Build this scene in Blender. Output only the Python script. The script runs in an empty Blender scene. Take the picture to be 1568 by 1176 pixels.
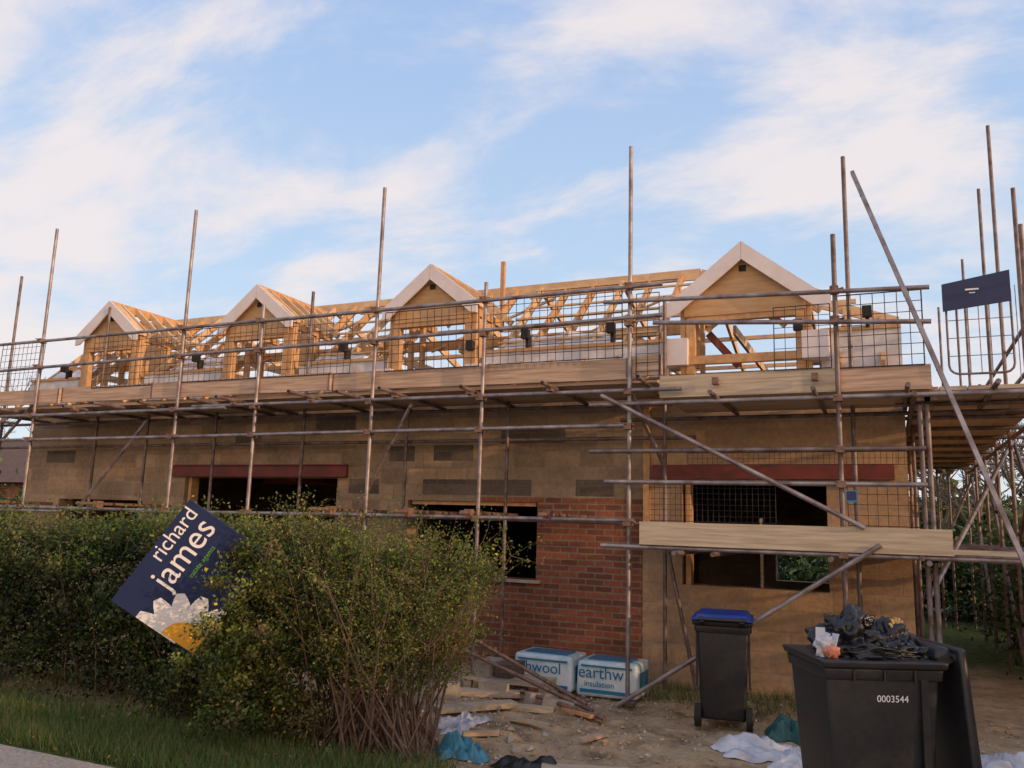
import bpy, bmesh, math, random
import numpy as np
from mathutils import Vector, Matrix, noise as mnoise
random.seed(7); rng=np.random.default_rng(7)
scene=bpy.context.scene; COL=scene.collection
scene.view_settings.view_transform='Standard'; scene.view_settings.look='None'; scene.view_settings.exposure=0

# ------------------------------------------------------------------ camera
th=math.radians(24.5); ph=math.radians(9.6); ro=0.03
fwd=Vector((-math.sin(th)*math.cos(ph), math.cos(th)*math.cos(ph), math.sin(ph)))
right0=Vector((math.cos(th), math.sin(th),0)); up0=right0.cross(fwd)
up=(up0*math.cos(ro)-right0*math.sin(ro)).normalized(); right=fwd.cross(up).normalized()
cam=bpy.data.cameras.new('camera'); co=bpy.data.objects.new('camera',cam); COL.objects.link(co)
cam.sensor_width=36; cam.lens=29.1; cam.clip_end=3000
M=Matrix((right,up,-fwd)).transposed().to_4x4(); M.translation=Vector((0,0,1.75)); co.matrix_world=M
scene.camera=co

# ------------------------------------------------------------------ materials
def newmat(name):
    m=bpy.data.materials.new(name); m.use_nodes=True
    nt=m.node_tree; return m,nt,nt.nodes,nt.links,nt.nodes['Principled BSDF']
def mat(name,c1,c2=None,rough=.7,metal=0,scale=8,bump=.0,stretch=(1,1,1),detail=6,spec=.4,lo=.35,hi=.65):
    m,nt,n,l,b=newmat(name)
    b.inputs['Roughness'].default_value=rough; b.inputs['Metallic'].default_value=metal
    b.inputs['Specular IOR Level'].default_value=spec
    if c2 is None: c2=tuple(x*.7 for x in c1)
    tc=n.new('ShaderNodeTexCoord'); mp=n.new('ShaderNodeMapping'); mp.inputs['Scale'].default_value=stretch
    l.new(tc.outputs['Object'],mp.inputs[0])
    nz=n.new('ShaderNodeTexNoise'); nz.inputs['Scale'].default_value=scale; nz.inputs['Detail'].default_value=detail; nz.inputs['Roughness'].default_value=.6
    l.new(mp.outputs[0],nz.inputs['Vector'])
    r=n.new('ShaderNodeValToRGB'); r.color_ramp.elements[0].position=lo; r.color_ramp.elements[1].position=hi
    r.color_ramp.elements[0].color=(*c2,1); r.color_ramp.elements[1].color=(*c1,1)
    l.new(nz.outputs[0],r.inputs[0]); l.new(r.outputs[0],b.inputs['Base Color'])
    if bump:
        bp=n.new('ShaderNodeBump'); bp.inputs['Strength'].default_value=bump; bp.inputs['Distance'].default_value=.02
        l.new(nz.outputs[0],bp.inputs['Height']); l.new(bp.outputs[0],b.inputs['Normal'])
    return m
def brickmat(name,c1,c2,mortar,bw,rh,ms,stain=(.6,1.1),bias=0):
    m,nt,n,l,b=newmat(name); b.inputs['Roughness'].default_value=.9; b.inputs['Specular IOR Level'].default_value=.15
    tc=n.new('ShaderNodeTexCoord'); s=n.new('ShaderNodeSeparateXYZ'); c=n.new('ShaderNodeCombineXYZ')
    l.new(tc.outputs['Object'],s.inputs[0])
    ad=n.new('ShaderNodeMath'); ad.operation='ADD'; l.new(s.outputs[0],ad.inputs[0]); l.new(s.outputs[1],ad.inputs[1])
    l.new(ad.outputs[0],c.inputs[0]); l.new(s.outputs[2],c.inputs[1])
    wn=n.new('ShaderNodeTexNoise'); wn.inputs['Scale'].default_value=3; wn.inputs['Detail'].default_value=3; l.new(tc.outputs['Object'],wn.inputs['Vector'])
    va=n.new('ShaderNodeVectorMath'); va.operation='MULTIPLY_ADD'; l.new(wn.outputs['Color'],va.inputs[0]); va.inputs[1].default_value=(.02,.012,0); l.new(c.outputs[0],va.inputs[2])
    br=n.new('ShaderNodeTexBrick'); l.new(va.outputs[0],br.inputs['Vector'])
    br.inputs['Scale'].default_value=1; br.inputs['Brick Width'].default_value=bw; br.inputs['Row Height'].default_value=rh
    br.inputs['Mortar Size'].default_value=ms; br.inputs['Mortar Smooth'].default_value=.2; br.inputs['Bias'].default_value=bias
    br.inputs['Color1'].default_value=(*c1,1); br.inputs['Color2'].default_value=(*c2,1); br.inputs['Mortar'].default_value=(*mortar,1)
    nz=n.new('ShaderNodeTexNoise'); nz.inputs['Scale'].default_value=1.1; nz.inputs['Detail'].default_value=8; nz.inputs['Roughness'].default_value=.65
    l.new(tc.outputs['Object'],nz.inputs['Vector'])
    mr=n.new('ShaderNodeMapRange'); mr.inputs[1].default_value=.3; mr.inputs[2].default_value=.7; mr.inputs[3].default_value=stain[0]; mr.inputs[4].default_value=stain[1]
    l.new(nz.outputs[0],mr.inputs[0])
    f0=n.new('ShaderNodeTexNoise'); f0.inputs['Scale'].default_value=22; f0.inputs['Detail'].default_value=6; l.new(tc.outputs['Object'],f0.inputs['Vector'])
    m2=n.new('ShaderNodeMapRange'); m2.inputs[1].default_value=.3; m2.inputs[2].default_value=.7; m2.inputs[3].default_value=.86; m2.inputs[4].default_value=1.12; l.new(f0.outputs[0],m2.inputs[0])
    mu=n.new('ShaderNodeMath'); mu.operation='MULTIPLY'; l.new(mr.outputs[0],mu.inputs[0]); l.new(m2.outputs[0],mu.inputs[1])
    vm=n.new('ShaderNodeVectorMath'); vm.operation='SCALE'; l.new(br.outputs[0],vm.inputs[0]); l.new(mu.outputs[0],vm.inputs['Scale'])
    l.new(vm.outputs[0],b.inputs['Base Color'])
    f=n.new('ShaderNodeTexNoise'); f.inputs['Scale'].default_value=60; l.new(tc.outputs['Object'],f.inputs['Vector'])
    mm=n.new('ShaderNodeMath'); mm.operation='MULTIPLY_ADD'; l.new(br.outputs['Fac'],mm.inputs[0]); mm.inputs[1].default_value=-1; l.new(f.outputs[0],mm.inputs[2])
    bp=n.new('ShaderNodeBump'); bp.inputs['Strength'].default_value=.6; bp.inputs['Distance'].default_value=.008
    l.new(mm.outputs[0],bp.inputs['Height']); l.new(bp.outputs[0],b.inputs['Normal'])
    return m
def leafmat(name):
    m,nt,n,l,b=newmat(name); b.inputs['Roughness'].default_value=.55; b.inputs['Specular IOR Level'].default_value=.3
    a=n.new('ShaderNodeAttribute'); a.attribute_name='leafcol'; l.new(a.outputs['Color'],b.inputs['Base Color'])
    t=n.new('ShaderNodeBsdfTranslucent'); l.new(a.outputs['Color'],t.inputs[0])
    mx=n.new('ShaderNodeMixShader'); mx.inputs[0].default_value=.3
    l.new(b.outputs[0],mx.inputs[1]); l.new(t.outputs[0],mx.inputs[2]); l.new(mx.outputs[0],n['Material Output'].inputs[0])
    return m

STEEL=mat('galvanised_steel',(.38,.34,.34),(.16,.12,.12),rough=.48,metal=.5,scale=5)
STEELB=mat('weathered_steel',(.24,.20,.20),(.11,.07,.055),rough=.55,metal=.35,scale=7)
COUP=mat('coupler_steel',(.33,.20,.15),(.14,.085,.065),rough=.6,metal=.4,scale=20)
BOARD=mat('scaffold_board_wood',(.60,.42,.30),(.36,.24,.165),rough=.8,scale=4,stretch=(.5,6,10),bump=.2)
BOARD2=mat('pale_board_wood',(.58,.47,.34),(.38,.30,.21),rough=.85,scale=4,stretch=(.5,6,10),bump=.2)
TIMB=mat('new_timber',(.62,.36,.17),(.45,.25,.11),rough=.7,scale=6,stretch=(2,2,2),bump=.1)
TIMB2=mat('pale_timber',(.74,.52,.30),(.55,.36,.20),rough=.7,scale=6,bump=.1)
PLY=mat('plywood',(.60,.37,.18),(.48,.28,.13),rough=.65,scale=3,stretch=(1,1,7))
WHITE=mat('primed_white_board',(.76,.68,.66),(.68,.60,.58),rough=.6,scale=5)
FELT=mat('roof_membrane',(.74,.70,.70),(.50,.47,.47),rough=.8,scale=4,bump=.3)
RED=mat('red_oxide_steel',(.22,.04,.03),(.13,.032,.026),rough=.55,scale=6)
DARK=mat('void_shade_and_black',(.03,.026,.024),(.02,.018,.018),rough=.9)  # near-black: shade of rooms and hollows put into colour, also black vents
BLACKW=mat('black_mesh_wire',(.03,.027,.03),rough=.6)
BRICK=brickmat('brickwork',(.34,.115,.065),(.17,.07,.05),(.27,.20,.14),.225,.075,.010,(.6,1.15))
BLOCK=brickmat('blockwork',(.48,.34,.22),(.29,.21,.145),(.36,.27,.19),.45,.225,.012,(.62,1.15))
BLOCK2=brickmat('warm_blockwork',(.52,.34,.20),(.38,.25,.16),(.40,.29,.20),.45,.225,.012,(.72,1.15))
DBRICK=brickmat('engineering_brickwork',(.12,.095,.08),(.19,.145,.11),(.18,.145,.11),.45,.225,.01,(.7,1.1))
CONC=mat('concrete',(.44,.39,.33),(.28,.24,.20),rough=.9,scale=9,bump=.3)
BLACKP=mat('black_bin_plastic',(.020,.020,.023),(.012,.012,.014),rough=.40,scale=25,spec=.5)
BLUEP=mat('blue_lid_plastic',(.02,.05,.30),(.015,.04,.22),rough=.4)
BAGB=mat('black_bag_film',(.013,.013,.015),(.010,.010,.011),rough=.27,spec=.5,scale=30,bump=.3)
RUB=mat('rubber',(.02,.02,.02),rough=.8)
NAVY=mat('navy_sign_face',(.018,.030,.10),(.015,.026,.085),rough=.45,scale=3)
WHITEP=mat('white_print',(.82,.82,.84),(.78,.78,.80),rough=.5)
GREENP=mat('green_print',(.15,.45,.08),rough=.5)
YEL=mat('yellow_print',(.85,.45,.05),(.80,.38,.04),rough=.5)
PINK=mat('pink_print',(.7,.25,.15),rough=.5)
PACK=mat('insulation_wrap',(.70,.76,.78),(.36,.56,.66),rough=.3,scale=4,bump=.5,lo=.3,hi=.6)
PACKB=mat('blue_wrap_print',(.03,.20,.36),(.02,.15,.28),rough=.3,scale=4)
WPLAS=mat('white_polythene',(.60,.60,.63),(.42,.43,.47),rough=.4,scale=6,bump=.3)
BPLAS=mat('blue_tarpaulin',(.08,.30,.40),(.05,.20,.30),rough=.4,scale=6,bump=.3)
TEAL=mat('teal_tarpaulin',(.02,.10,.10),(.015,.07,.07),rough=.5,scale=6)
BARK=mat('twig_bark',(.21,.135,.09),(.11,.07,.05),rough=.9,scale=30)
BARK2=mat('tree_bark',(.15,.12,.09),(.08,.065,.05),rough=.9,scale=20)
LEAF=leafmat('leaf_surface')
TILE=mat('clay_roof_tile',(.16,.09,.06),(.10,.06,.045),rough=.85,scale=6)

# ------------------------------------------------------------------ mesh builder
class MB:
    def __init__(s): s.v=[]; s.f=[]; s.m=[]; s.mats=[]; s.sm=[]
    def mi(s,m):
        if m not in s.mats: s.mats.append(m)
        return s.mats.index(m)
    def add(s,vs,fs,m,smooth=False):
        o=len(s.v); s.v+= [tuple(x) for x in vs]; k=s.mi(m)
        for f in fs: s.f.append(tuple(i+o for i in f)); s.m.append(k); s.sm.append(smooth)
    def box(s,x0,x1,y0,y1,z0,z1,m):
        vs=[(x,y,z) for z in (z0,z1) for y in (y0,y1) for x in (x0,x1)]
        s.add(vs,[(0,2,3,1),(4,5,7,6),(0,1,5,4),(2,6,7,3),(0,4,6,2),(1,3,7,5)],m)
    def beam(s,p,q,w,h,m,upv=(0,0,1)):
        p=Vector(p);q=Vector(q);d=(q-p).normalized(); u=Vector(upv)
        if abs(d.dot(u))>.98: u=Vector((0,1,0))
        sx=d.cross(u).normalized(); uz=sx.cross(d).normalized()
        vs=[e+sx*a*w/2+uz*b*h/2 for e in (p,q) for a,b in ((-1,-1),(1,-1),(1,1),(-1,1))]
        s.add(vs,[(3,2,1,0),(4,5,6,7),(0,1,5,4),(1,2,6,5),(2,3,7,6),(3,0,4,7)],m)
    def tube(s,p,q,r,m,r2=None,n=8,caps=True):
        p=Vector(p);q=Vector(q); r2=r if r2 is None else r2
        d=(q-p).normalized(); u=Vector((0,0,1)) if abs(d.z)<.95 else Vector((1,0,0))
        a=d.cross(u).normalized(); b=d.cross(a)
        vs=[]
        for e,rr in ((p,r),(q,r2)):
            for i in range(n):
                t=2*math.pi*i/n; vs.append(e+a*math.cos(t)*rr+b*math.sin(t)*rr)
        fs=[(i,(i+1)%n,n+(i+1)%n,n+i) for i in range(n)]
        s.add(vs,fs,m,True)
        if caps: s.add([vs[i] for i in range(n)],[tuple(range(n))],m); s.add([vs[n+i] for i in range(n)],[tuple(range(n-1,-1,-1))],m)
    def prism(s,pts,y0,y1,m):
        n=len(pts); vs=[(x,y0,z) for x,z in pts]+[(x,y1,z) for x,z in pts]
        s.add(vs,[tuple(range(n)),tuple(range(2*n-1,n-1,-1))]+[(i,i+n,(i+1)%n+n,(i+1)%n) for i in range(n)],m)
    def obj(s,name,parent=None):
        me=bpy.data.meshes.new(name); me.from_pydata(s.v,[],s.f)
        for m in s.mats: me.materials.append(m)
        me.polygons.foreach_set('material_index',s.m); me.polygons.foreach_set('use_smooth',s.sm)
        me.update(); bm=bmesh.new(); bm.from_mesh(me); bmesh.ops.recalc_face_normals(bm,faces=bm.faces); bm.to_mesh(me); bm.free()
        o=bpy.data.objects.new(name,me); COL.objects.link(o)
        if parent: o.parent=parent
        return o
def root(name,loc=(0,0,0),rz=0):
    e=bpy.data.objects.new(name,None); COL.objects.link(e); e.location=loc; e.rotation_euler=(0,0,rz); e.empty_display_size=.1; return e
def text(body,name,parent,M,size,m,ext=.001):
    c=bpy.data.curves.new(name,'FONT'); c.body=body; c.size=size; c.extrude=ext; c.materials.append(m)
    o=bpy.data.objects.new(name,c); COL.objects.link(o)
    o.parent=parent; o.matrix_local=M; return o

# ------------------------------------------------------------------ ground
def sm(a,b,x): t=min(1,max(0,(x-a)/(b-a))); return t*t*(3-2*t)
def gh(x,y):
    k=sm(4.9,6.2,y)*sm(40,14,abs(x))*sm(40,16,y)
    n=mnoise.fractal(Vector((x*.9,y*.9,0)),1,2,5)*.06+mnoise.fractal(Vector((x*5,y*5,3)),1,2,4)*.03
    return (n-.01)*k
xs=np.unique(np.concatenate([[-900,-300,-120,-60,-35,-24],np.arange(-18,-6,.25),np.arange(-6,2.6,.05),np.arange(2.6,9,.4),[12,18,30,60,120,300,900]]))
ys=np.unique(np.concatenate([[-900,-200,-60,-20,-5,0,2],np.arange(2.5,5,.25),np.arange(5,9.6,.05),np.arange(9.6,20,.5),[24,30,40,60,100,200,400,900]]))
gv=[(x,y,gh(x,y)) for y in ys for x in xs]; nx=len(xs)
gf=[(j*nx+i,j*nx+i+1,(j+1)*nx+i+1,(j+1)*nx+i) for j in range(len(ys)-1) for i in range(nx-1)]
m,nt,n,l,b=newmat('soil_and_grass'); b.inputs['Roughness'].default_value=.95; b.inputs['Specular IOR Level'].default_value=.1
tc=n.new('ShaderNodeTexCoord'); s=n.new('ShaderNodeSeparateXYZ'); l.new(tc.outputs['Object'],s.inputs[0])
nz=n.new('ShaderNodeTexNoise'); nz.inputs['Scale'].default_value=2.2; nz.inputs['Detail'].default_value=12; nz.inputs['Roughness'].default_value=.75; l.new(tc.outputs['Object'],nz.inputs['Vector'])
r=n.new('ShaderNodeValToRGB'); E=r.color_ramp.elements; E[0].position=.33;E[0].color=(.15,.10,.06,1);E[1].position=.66;E[1].color=(.52,.385,.24,1); e=E.new(.48); e.color=(.38,.27,.16,1)
l.new(nz.outputs[0],r.inputs[0])
nz2=n.new('ShaderNodeTexNoise'); nz2.inputs['Scale'].default_value=9; nz2.inputs['Detail'].default_value=8; l.new(tc.outputs['Object'],nz2.inputs['Vector'])
rg=n.new('ShaderNodeValToRGB'); E=rg.color_ramp.elements; E[0].position=.35;E[0].color=(.045,.06,.018,1);E[1].position=.7;E[1].color=(.11,.15,.04,1); l.new(nz2.outputs[0],rg.inputs[0])
def mr(inp,a,b_,c=0,d=1):
    q=n.new('ShaderNodeMapRange'); q.inputs[1].default_value=a;q.inputs[2].default_value=b_;q.inputs[3].default_value=c;q.inputs[4].default_value=d; l.new(inp,q.inputs[0]); return q.outputs[0]
a1=mr(s.outputs[1],5.9,5.4); a2=mr(s.outputs[1],12,14); a3=mr(s.outputs[0],-2.9,-3.4)
mm=n.new('ShaderNodeMath'); mm.operation='MULTIPLY'; l.new(a1,mm.inputs[0]); l.new(a3,mm.inputs[1])
mx=n.new('ShaderNodeMath'); mx.operation='MAXIMUM'; l.new(mm.outputs[0],mx.inputs[0]); l.new(a2,mx.inputs[1])
mc=n.new('ShaderNodeMix'); mc.data_type='RGBA'; l.new(mx.outputs[0],mc.inputs[0]); l.new(r.outputs[0],mc.inputs[6]); l.new(rg.outputs[0],mc.inputs[7]); l.new(mc.outputs[2],b.inputs['Base Color'])
nz3=n.new('ShaderNodeTexNoise'); nz3.inputs['Scale'].default_value=30; nz3.inputs['Detail'].default_value=8; l.new(tc.outputs['Object'],nz3.inputs['Vector'])
bp=n.new('ShaderNodeBump'); bp.inputs['Strength'].default_value=.9; bp.inputs['Distance'].default_value=.02; l.new(nz3.outputs[0],bp.inputs['Height']); l.new(bp.outputs[0],b.inputs['Normal'])
GM=m
me=bpy.data.meshes.new('ground'); me.from_pydata(gv,[],gf); me.materials.append(GM); me.polygons.foreach_set('use_smooth',[True]*len(gf))
go=bpy.data.objects.new('ground',me); COL.objects.link(go)
ROADM=mat('road_surface',(.56,.44,.33),(.34,.27,.21),rough=.95,scale=40,bump=.6)
q=MB(); q.add([(-200,-3,.006),(60,-3,.006),(60,4.4,.006),(-2.9,4.45,.006),(-200,4.5,.006)],[(0,1,2,3,4)],ROADM); q.obj('road')

# ------------------------------------------------------------------ house
house=root('unfinished_brick_house')
YF=9.8; TH=.30; YB=17.4; XL=-13.8; XR=.20; ZT=3.60
ops=[(-12.87,-10.92,.95,1.95),(-10.05,-7.15,.0,2.33),(-5.97,-4.06,1.07,2.03),(-2.22,-.62,1.12,2.32)]
w=MB()
xb=sorted(set([XL,XR,-4.9,-2.69,-8.6]+[o[0] for o in ops]+[o[1] for o in ops])); zb=sorted(set([-.1,2.1,2.33,ZT,.0]+[o[2] for o in ops]+[o[3] for o in ops]))
for i in range(len(xb)-1):
    for j in range(len(zb)-1):
        cx=(xb[i]+xb[i+1])/2; cz=(zb[j]+zb[j+1])/2
        if any(o[0]<cx<o[1] and o[2]<cz<o[3] for o in ops): continue
        mt=BLOCK
        if cx>-2.69: mt=BLOCK2  # orange glow on the right wall is put into its block colour
        elif cx>-4.9 and cz<2.1: mt=BRICK
        elif -6.0<cx and cz<1.07: mt=BRICK
        w.box(xb[i],xb[i+1],YF,YF+TH,zb[j],zb[j+1],mt)
for (a,b_,z) in ((-5.75,-4.15,2.11),(-3.55,-3.05,2.115),(-6.95,-6.45,2.11),(-13.3,-12.6,2.56),(-7.6,-6.9,3.01),(-6.3,-5.9,2.56),(-4.6,-3.7,2.785),(-5.6,-5.0,2.565),(-9.1,-8.6,2.8)):
    w.box(a,b_,YF-.003,YF+.02,z,z+.205,DBRICK)
for (a,b_,z) in ((-13.2,-12.3,2.11),(-11.9,-11.0,2.34),(-9.7,-8.8,2.56),(-7.0,-6.4,2.79)):
    w.box(a,b_,YF-.003,YF+.02,z,z+.205,BLOCK2)
w.box(XL,XL+TH,YF+TH,YB,-.1,ZT,BLOCK); w.box(XR-TH,XR,YF+TH,YB,-.1,ZT,BLOCK2)
w.box(XL+TH,-2.05,YB-.3,YB,-.1,ZT,BLOCK); w.box(-2.05,-1.05,YB-.3,YB,-.1,.82,BLOCK); w.box(-2.05,-1.05,YB-.3,YB,1.7,ZT,BLOCK); w.box(-1.05,XR-TH,YB-.3,YB,-.1,ZT,BLOCK)
w.box(XL+TH,XR-TH,YF+TH,YB-.3,.0,.05,CONC)
w.obj('walls',house)
q=MB(); q.box(-9.9,-6.5,YF+TH,YB-.3,2.55,2.75,TIMB)
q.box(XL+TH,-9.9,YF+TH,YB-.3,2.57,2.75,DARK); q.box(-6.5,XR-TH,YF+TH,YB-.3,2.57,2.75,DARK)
q.box(-6.6,-6.5,YF+TH,YB-.3,.05,2.55,DBRICK); q.box(-3.0,-2.9,YF+TH,14,.05,2.55,DBRICK)
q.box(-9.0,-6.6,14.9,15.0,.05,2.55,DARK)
q.obj('floors_and_partitions',house)
q=MB()
q.box(-10.30,-6.98,YF-.05,YF+.12,2.335,2.515,RED); q.box(-2.57,.07,YF-.05,YF+.12,2.335,2.50,RED)
q.box(-10.30,-6.98,YF-.09,YF-.05,2.335,2.35,RED); q.box(-2.57,.07,YF-.09,YF-.05,2.335,2.35,RED)
q.box(-10.3,-6.98,YF-.09,YF-.05,2.5,2.515,RED)
q.beam((-9.9,11.5,2.42),(-6.6,11.5,2.42),.16,.22,RED); q.beam((-8.2,10.1,2.4),(-8.2,16,2.4),.12,.2,RED)
q.obj('steel_lintels',house)
q=MB()
q.box(-6.05,-3.98,YF-.06,YF+.2,1.03,1.068,CONC)
for x,z0,z1 in ((-10.02,0,2.33),(-2.19,1.12,2.32),(-7.19,0,2.33)):
    q.box(x,x+.06,YF+.05,YF+.2,z0,z1,TIMB)
q.box(-1.36,-1.33,YF+.15,YF+.2,1.12,1.9,BOARD2)
q.box(-2.68,-2.60,YF-.04,YF-.004,1.6,3.2,TIMB)
q.box(-5.93,-4.1,YF+.05,YF+.15,1.98,2.03,TIMB); q.obj('timber_window_formers',house)

# roof timbers
YR=11.4; ZR=5.30; EY=9.42; EZ=3.52
dorm=[(-11.82,5.26,.72,.57),(-8.66,5.25,.72,.57),(-5.62,5.25,.74,.58),(-1.45,5.09,.80,.64)]
q=MB()
x=-13.75; k=0
while x<.15:
    zr=ZR if x<-2.3 else ZR-(x+2.3)*.36
    yr=YR
    ind=any(abs(x-d[0])<d[2]-.1 for d in dorm)
    c=TIMB if k%3 else TIMB2
    def sl(y): return EZ+(zr-EZ)*(y-EY)/(yr-EY)
    y0=10.75 if ind else EY
    q.beam((x,y0,sl(y0)),(x,yr,zr),.042,.12,c)
    if k%3==0: q.beam((x,yr,zr),(x,17.7,3.35),.042,.12,TIMB2)
    if k%3==1: q.beam((x+.045,10.3,4.22),(x+.045,14.6,4.22),.038,.12,TIMB2)
    x+=.43; k+=1
q.beam((-13.8,YR,ZR+.03),(-2.3,YR,ZR+.03),.04,.16,TIMB2); q.beam((-2.3,YR,ZR+.03),(.2,YR,4.44),.04,.14,TIMB2)
for yy in (12.2,13.0,13.9,14.9): q.beam((-13.8,yy,ZR-(yy-YR)*.31-.08),(-.3,yy,ZR-(yy-YR)*.31-.08),.05,.06,TIMB2)
q.beam((-13.8,10.4,4.30),(-2.3,10.4,4.30),.05,.14,TIMB)
for a in (-12.8,-9.2,-6.0,-3.9): q.beam((a,10.3,4.2),(a+1.5,11.35,5.15),.09,.03,TIMB2)
for a,b_ in ((-11.0,-9.45),(-7.85,-6.5),(-4.8,-2.4)):
    for yy in (10.1,10.35,10.6,10.85,11.1,11.28):
        q.beam((a+rng.uniform(-.1,.1),yy,EZ+(yy-EY)*.899+.08),(b_+rng.uniform(-.2,.2),yy,EZ+(yy-EY)*.899+.08+rng.uniform(-.02,.02)),.045,.025,TIMB2)
q.box(-5.25,-5.19,10.98,11.04,4.6,5.70,TIMB)
q.obj('roof_rafters',house)
q=MB()
for a,b_ in ((-13.8,-12.6),(-11.05,-9.4),(-7.9,-6.4),(-4.85,-2.35),(-.62,.2)):
    q.box(a,b_,9.70,9.78,3.56,3.98,FELT); q.box(a,b_,9.67,9.80,3.98,4.02,TIMB)
def drape(x0,x1,y0,y1):
    n_=24; m_=8; vs=[];
    for j in range(m_+1):
        for i in range(n_+1):
            x=x0+(x1-x0)*i/n_; y=y0+(y1-y0)*j/m_*(1+.10*mnoise.noise(Vector((x*2,0,5))))
            vs.append((x,y,EZ+(y-EY)*.899+.075-.05*abs(math.sin((x+13.75)/.43*math.pi))+.02*mnoise.noise(Vector((x*4,y*6,1)))))
    q.add(vs,[(j*(n_+1)+i,j*(n_+1)+i+1,(j+1)*(n_+1)+i+1,(j+1)*(n_+1)+i) for j in range(m_) for i in range(n_)],FELT,True)
drape(-4.8,-3.2,9.84,10.25); drape(-7.9,-7.0,9.84,10.15); drape(-10.9,-9.7,9.84,10.3); drape(-13.7,-12.8,9.84,10.2)
q.obj('eaves_membrane',house)
q=MB()
for x,z in ((-4.25,4.12),(-3.1,4.12),(-5.05,4.02),(-.18,4.10),(-9.9,4.12),(-7.1,4.12),(-12.9,4.1),(-.9,4.0)):
    q.box(x,x+.10,9.55,9.64,z,z+.12,DARK); q.box(x+.03,x+.07,9.64,9.74,z-.1,z+.05,DARK)
q.obj('vent_boxes',house)
for i,(cx,za,hw,dp) in enumerate(dorm):
    q=MB(); y=9.50; big=(i==3)
    bw=.17; sl_=math.atan2(dp,hw); vt=bw/math.cos(sl_)
    for sgn in (-1,1):
        ft=.16
        pts=[(cx,za),(cx+sgn*hw,za-dp),(cx+sgn*(hw+ft),za-dp-.07),(cx+sgn*(hw+ft),za-dp-.07-.17),(cx+sgn*(hw-.03),za-dp-vt+.03),(cx,za-vt)]
        if not big: pts=[(cx,za),(cx+sgn*hw,za-dp),(cx+sgn*hw,za-dp-.16),(cx+sgn*(hw-.1),za-dp-vt+.07),(cx,za-vt)]
        pts=[(px_+(.002*sgn if px_==cx else 0),pz_) for px_,pz_ in pts]
        q.prism(pts,y,y+.03,WHITE)
        q.prism([(cx,za-.006),(cx+sgn*hw,za-dp-.006),(cx+sgn*hw,za-dp-.05),(cx,za-.05)],y+.032,y+.20,TIMB2)
        yy=y+.25
        while yy<11.25:
            frac=max(0,1-max(0,(EZ+(yy-EY)*.899)-(za-dp))/dp) 
            q.beam((cx,yy,za-.05),(cx+sgn*hw*frac,yy,za-.05-dp*frac),.045,.09,TIMB2 if sgn>0 else TIMB); yy+=.30  # right slope takes the paler timber: its sunlit look is painted in
        px=cx+sgn*(hw-.18)
        q.box(px-.05,px+.05,9.62,9.72,3.56,za-dp-.02,TIMB); q.box(px+sgn*.09-.03,px+sgn*.09+.03,9.63,9.72,3.56,za-dp-.04,TIMB)
        for yy in (9.98,10.3):
            q.box(px-.025,px+.025,yy,yy+.09,3.7,za-dp-.02,TIMB)
        q.beam((px,9.62,za-dp-.06),(px,10.7,za-dp-.06),.06,.10,TIMB)
        if sgn>0: q.box(px-.012+.04,px+.05,9.75,10.25,3.75,za-dp-.15,PLY)
        if big or i==2:
            q.box(cx+sgn*(hw-.02)-.14,cx+sgn*(hw-.02)+.14,9.53,9.95,3.66,3.98 if big else 3.82,WHITE)
    q.beam((cx,y+.03,za-.07),(cx,11.3,za-.07),.04,.14,TIMB)
    k=.8 if not big else .86
    q.prism([(cx,za-vt-.0+.03),(cx+hw*k,za-dp*k-vt+.03),(cx+hw*k,za-dp-.2),(cx-hw*k,za-dp-.2),(cx-hw*k,za-dp*k-vt+.03)],9.60,9.615,PLY)
    q.beam((cx-hw*.8,9.66,za-dp-.22),(cx+hw*.8,9.66,za-dp-.22),.09,.09,TIMB)
    q.beam((cx-hw*.85,9.64,3.72),(cx+hw*.85,9.64,3.72),.08,.10,TIMB if big else TIMB2)
    q.box(cx-.04,cx+.04,9.585,9.598,za-vt-.12,za-vt-.05,DARK)
    if big:
        N=10; R_=.48
        for s_ in range(N):
            a0=math.pi*(.12+.76*s_/N); a1=math.pi*(.12+.76*(s_+1)/N)
            q.beam((cx+R_*math.cos(a0),9.75,3.98+.30*math.sin(a0)),(cx+R_*math.cos(a1),9.75,3.98+.30*math.sin(a1)),.03,.06,TIMB)
        q.beam((cx-.46,9.9,4.1),(cx-.12,10.0,3.7),.06,.08,RED)
    q.obj('dormer_%s'%'abcd'[i],house)

# ------------------------------------------------------------------ scaffolding
scaf=root('scaffolding'); r=.0235; SY=8.44; IY=9.5
q=MB()
outer=[(-14.6,6.1),(-11.86,6.16),(-8.94,6.08),(-7.54,4.55),(-5.73,5.95),(-4.22,4.55),(-2.47,5.96),(-.40,4.68)]
inner=[(-14.15,5.91),(-11.78,5.14),(-10.64,3.5),(-9.23,3.5),(-7.58,5.03),(-5.86,3.5),(-4.37,3.55),(-2.35,4.5),(-.31,5.95)]
for x,z in outer: 
    lx=rng.uniform(-.012,.012); q.tube((x,SY,-.02),(x+lx,SY,z),r,STEEL if x!=-.4 else STEELB); q.box(x-.075,x+.075,SY-.075,SY+.075,0,.025,STEELB)
for x,z in inner: q.tube((x,IY,-.02),(x,IY,z),r,STEELB)
ret=[(1.42,8.44,3.3),(1.42,9.98,5.1),(1.42,10.3,5.64),(1.42,12.0,7.2),(1.42,13.5,6.9),(1.42,16.7,6.8),(1.42,18.6,6.6),(.30,11.2,3.3),(.30,8.5,2.95),(.36,8.5,2.95),(.30,13.2,3.3),(.3,16,3.3),(.3,18.6,5.6),(1.1,18.6,6.4),(1.42,15.1,4.2),(.9,18.6,4.2)]
for x,y,z in ret: q.tube((x,y,-.02),(x,y,z),r,STEELB)
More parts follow.
